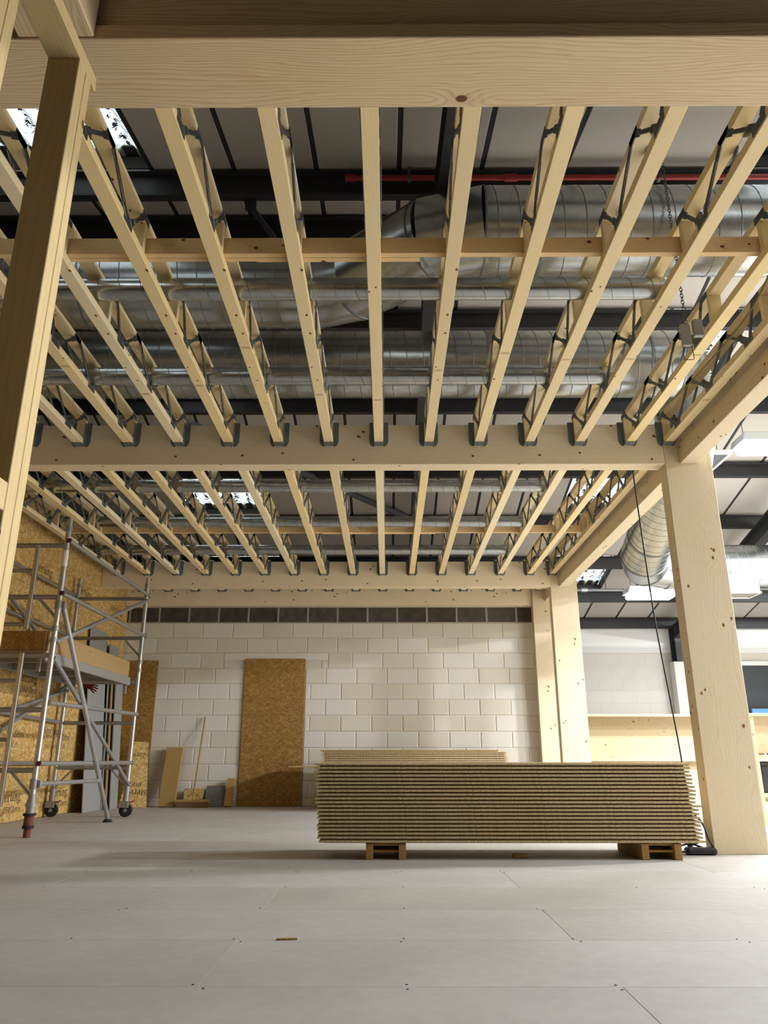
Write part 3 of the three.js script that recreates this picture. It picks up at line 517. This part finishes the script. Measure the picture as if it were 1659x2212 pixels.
// ---------------------------------------------------------------- hanging clip on a chain
{
  const t = thing('hanging_clip', 'small metal clamp with a wire loop hanging on a chain among the near joists', 'clamp', [1.742, 2.995, 3.79]), G = new THREE.TorusGeometry(0.009, 0.0022, 6, 12); G.scale(1, 1.5, 1);
  for (let i = 0; i < 71; i++) { const m = part(t, 'chain_link', G, M.steelGrey, new THREE.Vector3(-0.01, 0.03 + i * 0.0218, 0)); m.rotation.y = (i % 2) * Math.PI / 2; }
  part(t, 'clamp_plate', cbox(0.055, 0.14, 0.022, { c: 0.004 }), M.aluDull, new THREE.Vector3(-0.02, -0.06, 0)); part(t, 'clamp_plate', cbox(0.055, 0.11, 0.03, { c: 0.004 }), M.aluDull, new THREE.Vector3(0.05, -0.02, 0.01));
  part(t, 'wire_loop', tube([[-0.045, -0.12], [-0.047, -0.205], [-0.045, -0.215], [0.008, -0.215], [0.01, -0.205], [0.005, -0.12]].map(([x, y]) => new THREE.Vector3(x, y, 0)), 0.0022), M.cable);
}
// ---------------------------------------------------------------- stacks of flooring boards
function boardGeo(L, Wd, H) { // tongued long and short edges
  const n = 0.03, h = H / 2 - 0.0004, t = H * 0.3, pos = [], uv = [], idx = [];
  const ring = (ex, y) => [[-L / 2 - ex, y, Wd / 2 + ex], [L / 2 + ex, y, Wd / 2 + ex], [L / 2 + ex, y, -Wd / 2 - ex], [-L / 2 - ex, y, -Wd / 2 - ex]];
  const rings = [ring(-0.004, -h), ring(0.0, -h + 0.004), ring(0, -t - 0.002), ring(n, -t + 0.001), ring(n, t - 0.001), ring(0, t + 0.002), ring(0.0, h - 0.004), ring(-0.004, h)];
  const tri = (a, b, c) => { for (const p of [a, b, c]) { pos.push(...p); uv.push(p[0] + p[2], p[1] + p[2] * 0.3); } };
  for (let i = 0; i < rings.length - 1; i++) for (let k = 0; k < 4; k++) { const a = rings[i][k], b = rings[i][(k + 1) % 4], c = rings[i + 1][(k + 1) % 4], d = rings[i + 1][k]; tri(a, b, c); tri(a, c, d); }
  const q = (r, f) => (f ? (tri(r[0], r[1], r[2]), tri(r[0], r[2], r[3])) : (tri(r[2], r[1], r[0]), tri(r[3], r[2], r[0]))); q(rings[0], false); q(rings[rings.length - 1], true);
  const g = new THREE.BufferGeometry(); g.setAttribute('position', new THREE.Float32BufferAttribute(pos, 3)); g.setAttribute('uv', new THREE.Float32BufferAttribute(uv, 2)); g.computeVertexNormals(); return g;
}
{
  const N = 21, y0 = 0.098, H = (0.597 - y0) / N, L = 2.44, G = boardGeo(L, 0.58, H);
  for (let i = 0; i < N; i++) {
    const f = i / (N - 1), end = 2.02 - f * 0.04 + rr(-0.008, 0.008);
    const m = solo('flooring_board', G, M.chip, 'tongued chipboard flooring board in the long stack on two small pallets', 'board', 'boards of the near stack'); m.position.set(end - L / 2, y0 + H * (i + 0.5), -(5.31 + 0.29 + rr(-0.003, 0.003)));
    const chips = { 19: [[-0.1, 0.09], [0.06, 0.05]], 18: [[1.55, 0.075]], 10: [[1.5, 0.1]] }[i];
    if (chips) for (const [x, w] of chips) { const s = part(m, 'splinter', cbox(w, H * 0.5, 0.012, { c: 0.004 }), M.tanBoard, new THREE.Vector3(x - (end - L / 2), -0.002, 0.3)); s.rotation.z = rr(-0.08, 0.08); }
  }
  for (const [x0, lab] of [[-0.141, 'small rough pallet under the end of the board stack away from the column'], [1.64, 'small rough pallet under the end of the board stack by the column']]) {
    const p = thing('pallet', lab, 'pallet', [x0 + 0.13, 0, 5.57]), w = 0.26;
    for (const x of [x0, x0 + w - 0.047]) pbox(p, 'stringer', [x, x + 0.047], [0, 0.097], [5.29, 5.84], M.pallet, { grain: 'd' });
    for (const d of [5.32, 5.5, 5.72]) { pbox(p, 'slat', [x0 + 0.047, x0 + w - 0.047], [0.043, 0.056], [d, d + 0.09], M.pallet); pbox(p, 'slat', [x0 + 0.047, x0 + w - 0.047], [0.083, 0.096], [d, d + 0.09], M.pallet); }
  }
  const blk = boxThing('timber_offcut', [0.83, 0.93], [0, 0.022], [5.4, 5.46], M.osb, 'small timber offcut lying in the shadow under the board stack', 'offcut');
  // stack against the wall
  const N2 = 28, yb = 0.1, H2 = (0.725 - yb) / N2, G2 = boardGeo(2.37, 0.58, H2);
  for (let i = 0; i < N2; i++) { const m = solo('flooring_board', G2, M.chip, 'tongued chipboard flooring board in the rear stack standing in front of the block wall', 'board', 'boards of the rear stack'); m.position.set(0.36 + rr(-0.008, 0.008) - (i > 24 ? 0.015 : 0), yb + H2 * (i + 0.5), -(10.33 + 0.29)); }
  const top = boxThing('loose_board', [-0.88, 1.45], [0.726, 0.742], [10.3, 10.9], M.tanBoard, 'thin loose board lying on top of the rear stack', 'board');
  for (const x0 of [-0.6, 0.95]) { const p = thing('pallet', x0 < 0 ? 'pallet under the rear board stack nearer the doorway sheet' : 'pallet under the rear board stack nearer the columns', 'pallet', [x0 + 0.15, 0, 10.62]); for (const x of [x0, x0 + 0.25]) pbox(p, 'stringer', [x, x + 0.047], [0, 0.099], [10.34, 10.9], M.pallet, { grain: 'd' }); for (const d of [10.36, 10.8]) pbox(p, 'slat', [x0 + 0.047, x0 + 0.25], [0.06, 0.08], [d, d + 0.08], M.pallet); }
  const fl = thing('jutting_sheet', 'pale thin sheet jutting out past the end of the rear stack', 'board', [-1.2, 0.52, 10.1]); pbox(fl, 'sheet', [-1.25, 0.6], [0.528, 0.545], [9.95, 10.29], M.tanBoard, {}); for (const x of [-0.8, 0.4]) pbox(fl, 'support_batten', [x, x + 0.05], [0, 0.528], [10.1, 10.16], M.pallet, { grain: 'y' });
}
// ---------------------------------------------------------------- things leaning on the block wall
function lean(name, w, h, t, x, dBase, dTop, mat, label, cat, opt = {}) { // board leaning back against the wall; dTop: distance of its top back edge
  const a = Math.asin(clamp((dTop - dBase) / h, -0.9, 0.9)), m = solo(name, cbox(w, h, t, { grain: 'y', c: 0.003 }), mat, label, cat);
  m.rotation.x = -a; m.rotation.z = opt.roll ?? 0; m.position.set(x, h / 2 * Math.cos(a) + t / 2 * Math.sin(a) * 1 + (opt.y ?? 0), -(dBase + h / 2 * Math.sin(a) + t / 2)); return m;
}
lean('plank', 0.23, 0.8, 0.045, -3.03, 11.0, 11.17, M.plank, 'worn wide plank standing against the white block wall', 'plank', { roll: -0.02 });
lean('board_offcut', 0.27, 0.25, 0.018, -2.71, 11.1, 11.19, M.osb, 'small strand board offcut leaning on the wall behind the broom', 'board');
lean('grey_board', 0.26, 0.29, 0.02, -2.41, 11.09, 11.2, M.slate, 'small dark grey board leaning on the wall beside the broom', 'board');
lean('timber_offcut', 0.105, 0.38, 0.04, -2.2, 11.06, 11.17, M.plank, 'short upright timber offcut leaning next to the doorway sheet', 'offcut', { roll: -0.04 });
{
  const t = thing('broom', 'wooden broom propped upright against the white block wall', 'broom', [-2.665, 0, 10.96]);
  const hd = part(t, 'head', cbox(0.46, 0.035, 0.06, { c: 0.008 }), M.plank, new THREE.Vector3(0, 0.085, 0)); part(hd, 'bristles', cbox(0.44, 0.07, 0.045, { c: 0.004 }), M.bristle, new THREE.Vector3(0, -0.05, 0));
  part(t, 'handle', bar(new THREE.Vector3(0, 0.09, 0), new THREE.Vector3(0.028, 1.21, -0.27), 0.012, 12), M.plank);
  for (const s of [-1, 1]) part(t, 'brace', bar(new THREE.Vector3(s * 0.11, 0.1, 0), new THREE.Vector3(0.008, 0.2, -0.02), 0.004, 8), M.steelGrey);
}
// ---------------------------------------------------------------- sheets leaning on the partition
function leanSide(name, len, h, t, d0, xBase, xTop, mat, label, cat, y = 0) { // sheet leaning towards -x
  const a = Math.asin(clamp((xBase - xTop) / h, -0.9, 0.9)), m = solo(name, cbox(t, h, len, { grain: 'y', c: 0.002 }), mat, label, cat, 'sheets leaning on the partition');
  m.rotation.z = a; m.position.set(xBase - h / 2 * Math.sin(a), h / 2 * Math.cos(a) + t / 2 * Math.sin(a) + y, -(d0 + len / 2)); return m;
}
leanSide('plasterboard', 0.6, 2.3, 0.0125, 9.82, -3.73, -3.905, M.greyBoard, 'grey plasterboard sheet leaning beside the printed partition', 'board');
leanSide('dark_board', 0.4, 1.98, 0.02, 10.44, -3.79, -3.89, M.darkBoard, 'dark brown board in the leaning pile behind the scaffold', 'board');
leanSide('plasterboard', 0.34, 2.15, 0.015, 10.46, -3.735, -3.86, M.greyBoard, 'narrower grey plasterboard in the leaning pile beside the dark board', 'board');
leanSide('pale_board', 0.32, 1.75, 0.02, 10.48, -3.69, -3.79, M.tanBoard, 'pale chipboard strip in the leaning pile, edge on', 'board');
leanSide('grey_strip', 0.28, 1.9, 0.016, 10.5, -3.635, -3.75, M.greyBoard, 'grey board strip standing outermost in the leaning pile', 'board');
{
  const g = cbox(0.36, 0.86, 0.018, { c: 0.001 }).clone(), p = g.attributes.position, uv = g.attributes.uv; for (let i = 0; i < p.count; i++) { const k = p.getY(i) > 0 ? 0.55 : 1; p.setX(i, p.getX(i) * k); uv.setXY(i, 0.6 - p.getX(i) * 1.45 / 1.22, 0.1 - (p.getY(i) + 0.24) * 1.2 / 2.44); } g.computeVertexNormals();
  const m = solo('osb_offcut', g, M.osbPrint, 'tapered strand board offcut with upside-down lettering leaning behind the scaffold castor', 'board'); m.rotation.set(-0.12, 0.35, 0.0); m.position.set(-3.46, 0.432, -10.95);
}
// ---------------------------------------------------------------- scaffold tower
{
  const XA = -3.0, XC = -3.85, DA = 6.75, DB = 9.18, t = thing('scaffold_tower', 'aluminium scaffold tower with a boarded platform beside the strand board partition', 'scaffold', [-3.42, 0, 7.96]);
  const o = t.position.clone(), P = (x, y, d) => V3(x, y, d).sub(o), R = 0.025;
  const post = (x, d) => { const m = part(t, 'upright_post', bar(P(x, 0.22, d), P(x, 2.78, d), R, 18), M.alu); for (const y of [1.62, 1.72, 2.66]) part(m, 'sleeve', bar(P(x, y, d), P(x, y + 0.045, d), R + 0.006, 18), M.aluDull); };
  for (const [x, d] of [[XA, DA], [XA, DB], [XC, DB], [XC, DA]]) post(x, d);
  const tubeP = (n, a, b, r = 0.021, mat = M.alu) => part(t, n, bar(P(...a), P(...b), r, 14), mat);
  for (const d of [DA, DB]) for (const y of [0.53, 1.03, 1.5, 2.03, 2.52]) tubeP('rung', [XC, y, d], [XA, y, d], 0.022, M.aluDull);
  for (const y of [0.78, 1.28, 1.78, 2.28]) tubeP('ladder_rung', [XC, y, DA], [-3.25, y, DA], 0.018, M.aluDull);
  for (const [y0, y1, d] of [[1.73, 2.52, DA], [0.24, 1.52, DA]]) part(t, 'ladder_stile', gbox([-3.275, -3.235], [y0, y1], [d - 0.035, d - 0.01], { c: 0.004 }).translate(-o.x, -o.y, -o.z), M.alu);
  for (const x of [XA, XC]) for (const y of [0.585, 2.06, 2.56]) {
    const xo = x + (x === XA ? 0.03 : -0.03), m = tubeP('guard_rail', [xo, y, DA - 0.02], [xo, y, DB + 0.02], 0.021);
    for (const d of [DA, DB]) part(m, 'hook', merged([gbox([xo - 0.02, xo + 0.02], [y - 0.018, y + 0.018], [d - 0.045, d - 0.026]), gbox([xo - 0.05, xo + 0.01], [y - 0.018, y + 0.018], [d + 0.03, d + 0.055])]).translate(-o.x, -o.y, -o.z), d === DA ? M.hookRed : M.rubber);
  }
  tubeP('guard_rail', [XA + 0.03, 1.09, DA], [XA + 0.03, 1.13, DB]); tubeP('guard_rail', [XC - 0.03, 1.09, DA], [XC - 0.03, 1.04, DB]);
  tubeP('diagonal_brace', [XA + 0.02, 1.48, DA], [XA + 0.02, 0.34, DB], 0.02, M.aluDull); tubeP('diagonal_brace', [XA + 0.02, 1.62, DA], [XA + 0.02, 2.5, DB], 0.02, M.aluDull);
  tubeP('diagonal_brace', [XC, 1.46, DB], [XC, 0.5, DA], 0.02, M.aluDull); tubeP('diagonal_brace', [XC, 2.48, DA], [XC, 1.6, DB], 0.02, M.aluDull); tubeP('diagonal_brace', [XC + 0.02, 1.4, DB], [XC + 0.55, 1.03, DA], 0.018, M.aluDull);
  for (const [d, y] of [[DA, 0.53], [DB, 0.53]]) { tubeP('knee_brace', [XA - 0.22, y, d], [XA, y - 0.22, d], 0.011, M.aluDull); tubeP('knee_brace', [XC + 0.22, y, d], [XC, y - 0.22, d], 0.011, M.aluDull); }
  tubeP('knee_brace', [XA - 0.2, 2.0, DB], [XA, 1.8, DB], 0.012, M.aluDull); tubeP('knee_brace', [XA - 0.2, 2.03, DA], [XA, 1.83, DA], 0.012, M.aluDull);
  // platform
  const lp = (n, X, Y, D, mat, opt) => { const g = cbox(X[1] - X[0], Y[1] - Y[0], D[1] - D[0], { grain: 'z', c: 0.003, ...opt }); return part(t, n, g, mat, P((X[0] + X[1]) / 2, (Y[0] + Y[1]) / 2, (D[0] + D[1]) / 2)); };
  lp('platform_deck', [-3.75, -3.1], [1.535, 1.55], [6.82, 9.1], M.plank);
  lp('platform_side_rail', [-3.1, -3.07], [1.46, 1.55], [6.8, 9.12], M.alu); lp('platform_side_rail', [-3.78, -3.75], [1.46, 1.55], [6.8, 9.12], M.alu);
  for (const d of [7.0, 7.6, 8.2, 8.8]) lp('platform_cross_member', [-3.75, -3.1], [1.47, 1.533], [d, d + 0.05], M.aluDull);
  for (const d of [6.79, 9.11]) for (const x of [-3.73, -3.12]) lp('platform_hook', [x - 0.015, x + 0.015], [1.36, 1.5], [d - 0.012, d + 0.012], M.aluDull);
  lp('toe_board', [-3.105, -3.083], [1.552, 1.735], [6.84, 9.08], M.toe); lp('toe_board', [-3.777, -3.755], [1.552, 1.735], [6.84, 9.08], M.toe);
  lp('toe_board', [-3.9, -3.11], [1.56, 1.735], [6.835, 6.86], M.osbDark, { grain: 'x' }); lp('toe_board', [-3.75, -3.11], [1.56, 1.735], [9.06, 9.082], M.plank, { grain: 'x' });
  // outrigger
  const top = [XA + 0.03, 1.96, DA + 0.03], foot = [-2.92, 0.03, 8.42], mid = [0, 1, 2].map((i) => top[i] + (foot[i] - top[i]) * 0.8);
  tubeP('outrigger', top, foot, 0.024); tubeP('outrigger_strut', [XA + 0.02, 0.42, DA], mid, 0.02); part(t, 'outrigger_foot', merged([new THREE.CylinderGeometry(0.03, 0.055, 0.03, 18).translate(...P(foot[0], 0.016, foot[2]).toArray())]), M.rubber);
  for (const [x, y, d] of [[XA, 1.96, DA], [XA, 0.42, DA]]) part(t, 'outrigger_clamp', merged([bar(P(x, y - 0.04, d), P(x, y + 0.04, d), 0.034, 16), gbox([x + 0.02, x + 0.06], [y - 0.03, y + 0.03], [d - 0.015, d + 0.03]).translate(-o.x, -o.y, -o.z)]), M.aluDull);
  // castors and the adjustable leg
  for (const [x, d] of [[XA, DB], [XC, DB], [XC, DA]]) {
    const w = part(t, 'castor', merged([bar(P(x, 0.16, d), P(x, 0.33, d), 0.032, 16), bar(P(x, 0.27, d), P(x, 0.3, d), 0.042, 16), gbox([x - 0.045, x + 0.045], [0.1, 0.17], [d - 0.05, d + 0.05]).translate(-o.x, -o.y, -o.z)]), M.aluDull);
    part(w, 'wheel', bar(P(x + 0.01, 0.072, d - 0.022), P(x + 0.01, 0.072, d + 0.022), 0.072, 26), M.rubber); part(w, 'hub', bar(P(x + 0.01, 0.072, d - 0.03), P(x + 0.01, 0.072, d + 0.03), 0.022, 16), M.aluDull);
    part(w, 'brake_lever', strip(P(x + 0.05, 0.15, d - 0.02), P(x + 0.11, 0.175, d - 0.02), 0.025, 0.012, new THREE.Vector3(0, 0, 1)), M.red);
  }
  const leg = part(t, 'adjustable_leg', merged([bar(P(XA, 0.19, DA), P(XA, 0.3, DA), 0.036, 18), bar(P(XA, 0.3, DA), P(XA, 0.34, DA), 0.03, 18), bar(P(XA, 0.24, DA), P(XA, 0.265, DA), 0.045, 18)]), M.aluDull);
  part(leg, 'leg_nut', merged([bar(P(XA, 0.17, DA), P(XA, 0.19, DA), 0.052, 18), bar(P(XA, 0.07, DA), P(XA, 0.095, DA), 0.046, 18)]), M.rubber); part(leg, 'spigot', merged([bar(P(XA, 0.0, DA), P(XA, 0.08, DA), 0.03, 18), bar(P(XA, 0.09, DA), P(XA, 0.175, DA), 0.04, 18)]), std({ color: 0x6b3a30, roughness: 0.8 }));
  const st = part(t, 'rating_label', bar(P(XA + 0.0015, 2.32, DA - 0.0015), P(XA + 0.0015, 2.47, DA - 0.0015), R, 18), M.white); st.scale.set(1, 1, 1);
}
{ // glove tucked under the platform
  const t = solo('work_glove', (() => { const l = [gbox([-0.06, 0.02], [-0.035, 0.035], [-0.014, 0.014], { c: 0.012 })]; for (const [y, L, a] of [[0.026, 0.07, 0.12], [0.008, 0.085, -0.05], [-0.012, 0.08, -0.2], [-0.028, 0.065, -0.4]]) l.push(bar(new THREE.Vector3(0.01, y, 0), new THREE.Vector3(0.01 + L * Math.cos(a), y + L * Math.sin(a), 0), 0.0095, 10, 0.007)); l.push(bar(new THREE.Vector3(-0.03, 0.025, 0), new THREE.Vector3(0.01, 0.075, 0), 0.01, 10, 0.008)); l.push(gbox([-0.11, -0.055], [-0.03, 0.03], [-0.013, 0.013], { c: 0.01 })); return merged(l); })(), M.glove, 'dark red work glove hanging by the leaning grey plasterboard', 'glove');
  t.position.set(-3.56, 1.452, -9.19); t.rotation.z = -0.35;
}
// ---------------------------------------------------------------- stud partition beside the viewpoint
{
  const t = thing('stud_frame', 'rough timber stud partition with top plate standing close to the viewpoint', 'stud frame', [-0.95, 0, 1.3]);
  const X = [-0.997, -0.902];
  for (const d of [1.67, 1.265, 0.86]) { pbox(t, 'stud', X, [0.05, 2.57], [d, d + 0.045], M.stud, { grain: 'y', v: d > 1.5 ? 1 : 3 }); pbox(t, 'stud', X, [0.05, 2.57], [d + 0.047, d + 0.085], M.stud, { grain: 'y', v: 2 }); }
  pbox(t, 'top_plate', X, [2.571, 2.619], [-0.3, 1.79], M.stud, { grain: 'd', v: 4 }); pbox(t, 'sole_plate', X, [0, 0.048], [-0.3, 1.79], M.stud, { grain: 'd' });
  for (const [d0, d1, y] of [[1.352, 1.668, 1.165], [0.947, 1.263, 1.1]]) pbox(t, 'nogging', X, [y, y + 0.07], [d0, d1], M.stud, { grain: 'd' });
}
// ---------------------------------------------------------------- plywood counter and shelving beyond the columns
{
  const t = thing('plywood_shelving', 'pale plywood shelving counter behind the columns and the board stack', 'shelving', [3.8, 0, 11.2]);
  pbox(t, 'top', [2.55, 5.3], [1.2, 1.235], [10.95, 11.55], M.ply); pbox(t, 'back_panel', [2.55, 5.3], [0.635, 1.2], [11.3, 11.318], M.ply); pbox(t, 'shelf', [2.55, 5.3], [0.6, 0.635], [10.97, 11.32], M.ply); pbox(t, 'lower_panel', [2.55, 5.3], [0.02, 0.6], [11.1, 11.118], M.ply);
  for (const x of [2.6, 5.25]) pbox(t, 'end_panel', [x, x + 0.03], [0.0, 1.2], [11.0, 11.5], M.ply, { grain: 'y' });
  const b = thing('plywood_bench', 'plywood bench with an upstand, shelf and black boxes just beyond the near column', 'bench', [4.3, 0, 8]);
  pbox(b, 'upstand_cap', [3.69, 5.6], [1.04, 1.07], [7.94, 8.14], M.ply); pbox(b, 'upstand', [3.76, 5.6], [0.68, 1.04], [8.1, 8.12], M.ply); pbox(b, 'end_cheek', [3.7, 3.735], [0.0, 1.04], [7.95, 8.12], M.ply, { grain: 'y' }); pbox(b, 'worktop', [3.735, 5.6], [0.63, 0.66], [7.95, 8.6], M.ply); pbox(b, 'shelf', [3.735, 5.6], [0.26, 0.3], [7.95, 8.5], M.ply); pbox(b, 'plinth', [3.735, 5.6], [0.02, 0.22], [7.99, 8.01], M.white); pbox(b, 'mullion', [4.05, 4.1], [0.3, 0.63], [7.96, 8.0], M.ply, { grain: 'y' });
  const k = thing('tool_case', 'black tool case standing on the bench shelf beyond the near column', 'case', [3.9, 0.3, 8.1]); part(k, 'body', gbox([-0.14, 0.1], [0.002, 0.26], [-0.1, 0.14], { c: 0.012 }), M.black); const lid = part(k, 'lid', gbox([-0.145, 0.105], [0.262, 0.3], [-0.105, 0.145], { c: 0.01 }), M.black); part(lid, 'latch', gbox([-0.04, 0.02], [0.2, 0.29], [-0.115, -0.1], { c: 0.004 }), M.steelGrey);
}
// ---------------------------------------------------------------- cables
{
  const t = thing('hanging_cable', 'thin dark cable dropping from the cross beam to the floor behind the board stack', 'cable', [2.1, 0, 5.95]);
  const o = t.position, P = (x, y, d) => V3(x, y, d).sub(o);
  part(t, 'cable_run', tube([P(2.02, 2.95, 5.76), P(2.04, 2.7, 5.8), P(2.07, 2.2, 5.84), P(2.11, 1.6, 5.88), P(2.165, 1.0, 5.9), P(2.2, 0.6, 5.92), P(2.21, 0.2, 5.94), P(2.12, 0.012, 5.96)], 0.006), M.cable);
  const y = thing('joist_cable', 'olive yellow cable draped along the last near joists by the edge beam', 'cable', [2.1, 3.1, 4.5]); const oy = y.position, Py = (x, yy, d) => V3(x, yy, d).sub(oy);
  part(y, 'cable_run', tube([Py(2.13, 3.3, 3.3), Py(2.15, 3.14, 3.8), Py(2.12, 3.1, 4.4), Py(2.09, 3.12, 5.0), Py(2.09, 3.2, 5.5), Py(2.09, 3.222, 5.68)], 0.005), M.oliveCable);
  const e = thing('extension_lead', 'black extension lead with a flat socket block lying between the stack and the column', 'extension lead', [2.13, 0, 5.6]); const oe = e.position, Pe = (x, yy, d) => V3(x, yy, d).sub(oe);
  part(e, 'socket_block', cbox(0.2, 0.045, 0.09, { c: 0.012 }), M.black, new THREE.Vector3(0.0, 0.024, 0.02)); part(e, 'cable_loop', tube([Pe(2.06, 0.03, 5.57), Pe(1.98, 0.02, 5.56), Pe(1.97, 0.03, 5.62), Pe(2.1, 0.06, 5.68), Pe(2.2, 0.03, 5.64), Pe(2.215, 0.05, 5.58), Pe(2.19, 0.1, 5.57), Pe(2.17, 0.2, 5.6), Pe(2.12, 0.26, 5.66), Pe(2.08, 0.2, 5.75), Pe(2.1, 0.05, 5.9)], 0.007, 120), M.black); part(e, 'plug', cbox(0.05, 0.05, 0.06, { c: 0.012 }), M.black, new THREE.Vector3(0.02, 0.08, -0.12));
  part(e, 'cable_bundle', new THREE.TorusGeometry(0.11, 0.02, 10, 30).rotateY(1.2).translate(0.0, 0.145, -0.16), M.black);
}
{ // crumbs on the floor
  const geo = cbox(0.075, 0.006, 0.012, { c: 0.002 });
  const s = solo('wood_splinter', geo, M.tanBoard, 'pale wood splinter lying on the open floor', 'splinter'); s.position.set(-0.36, 0.003, -3.02); s.rotation.y = 0.1;
}
renderer.render(scene, camera);
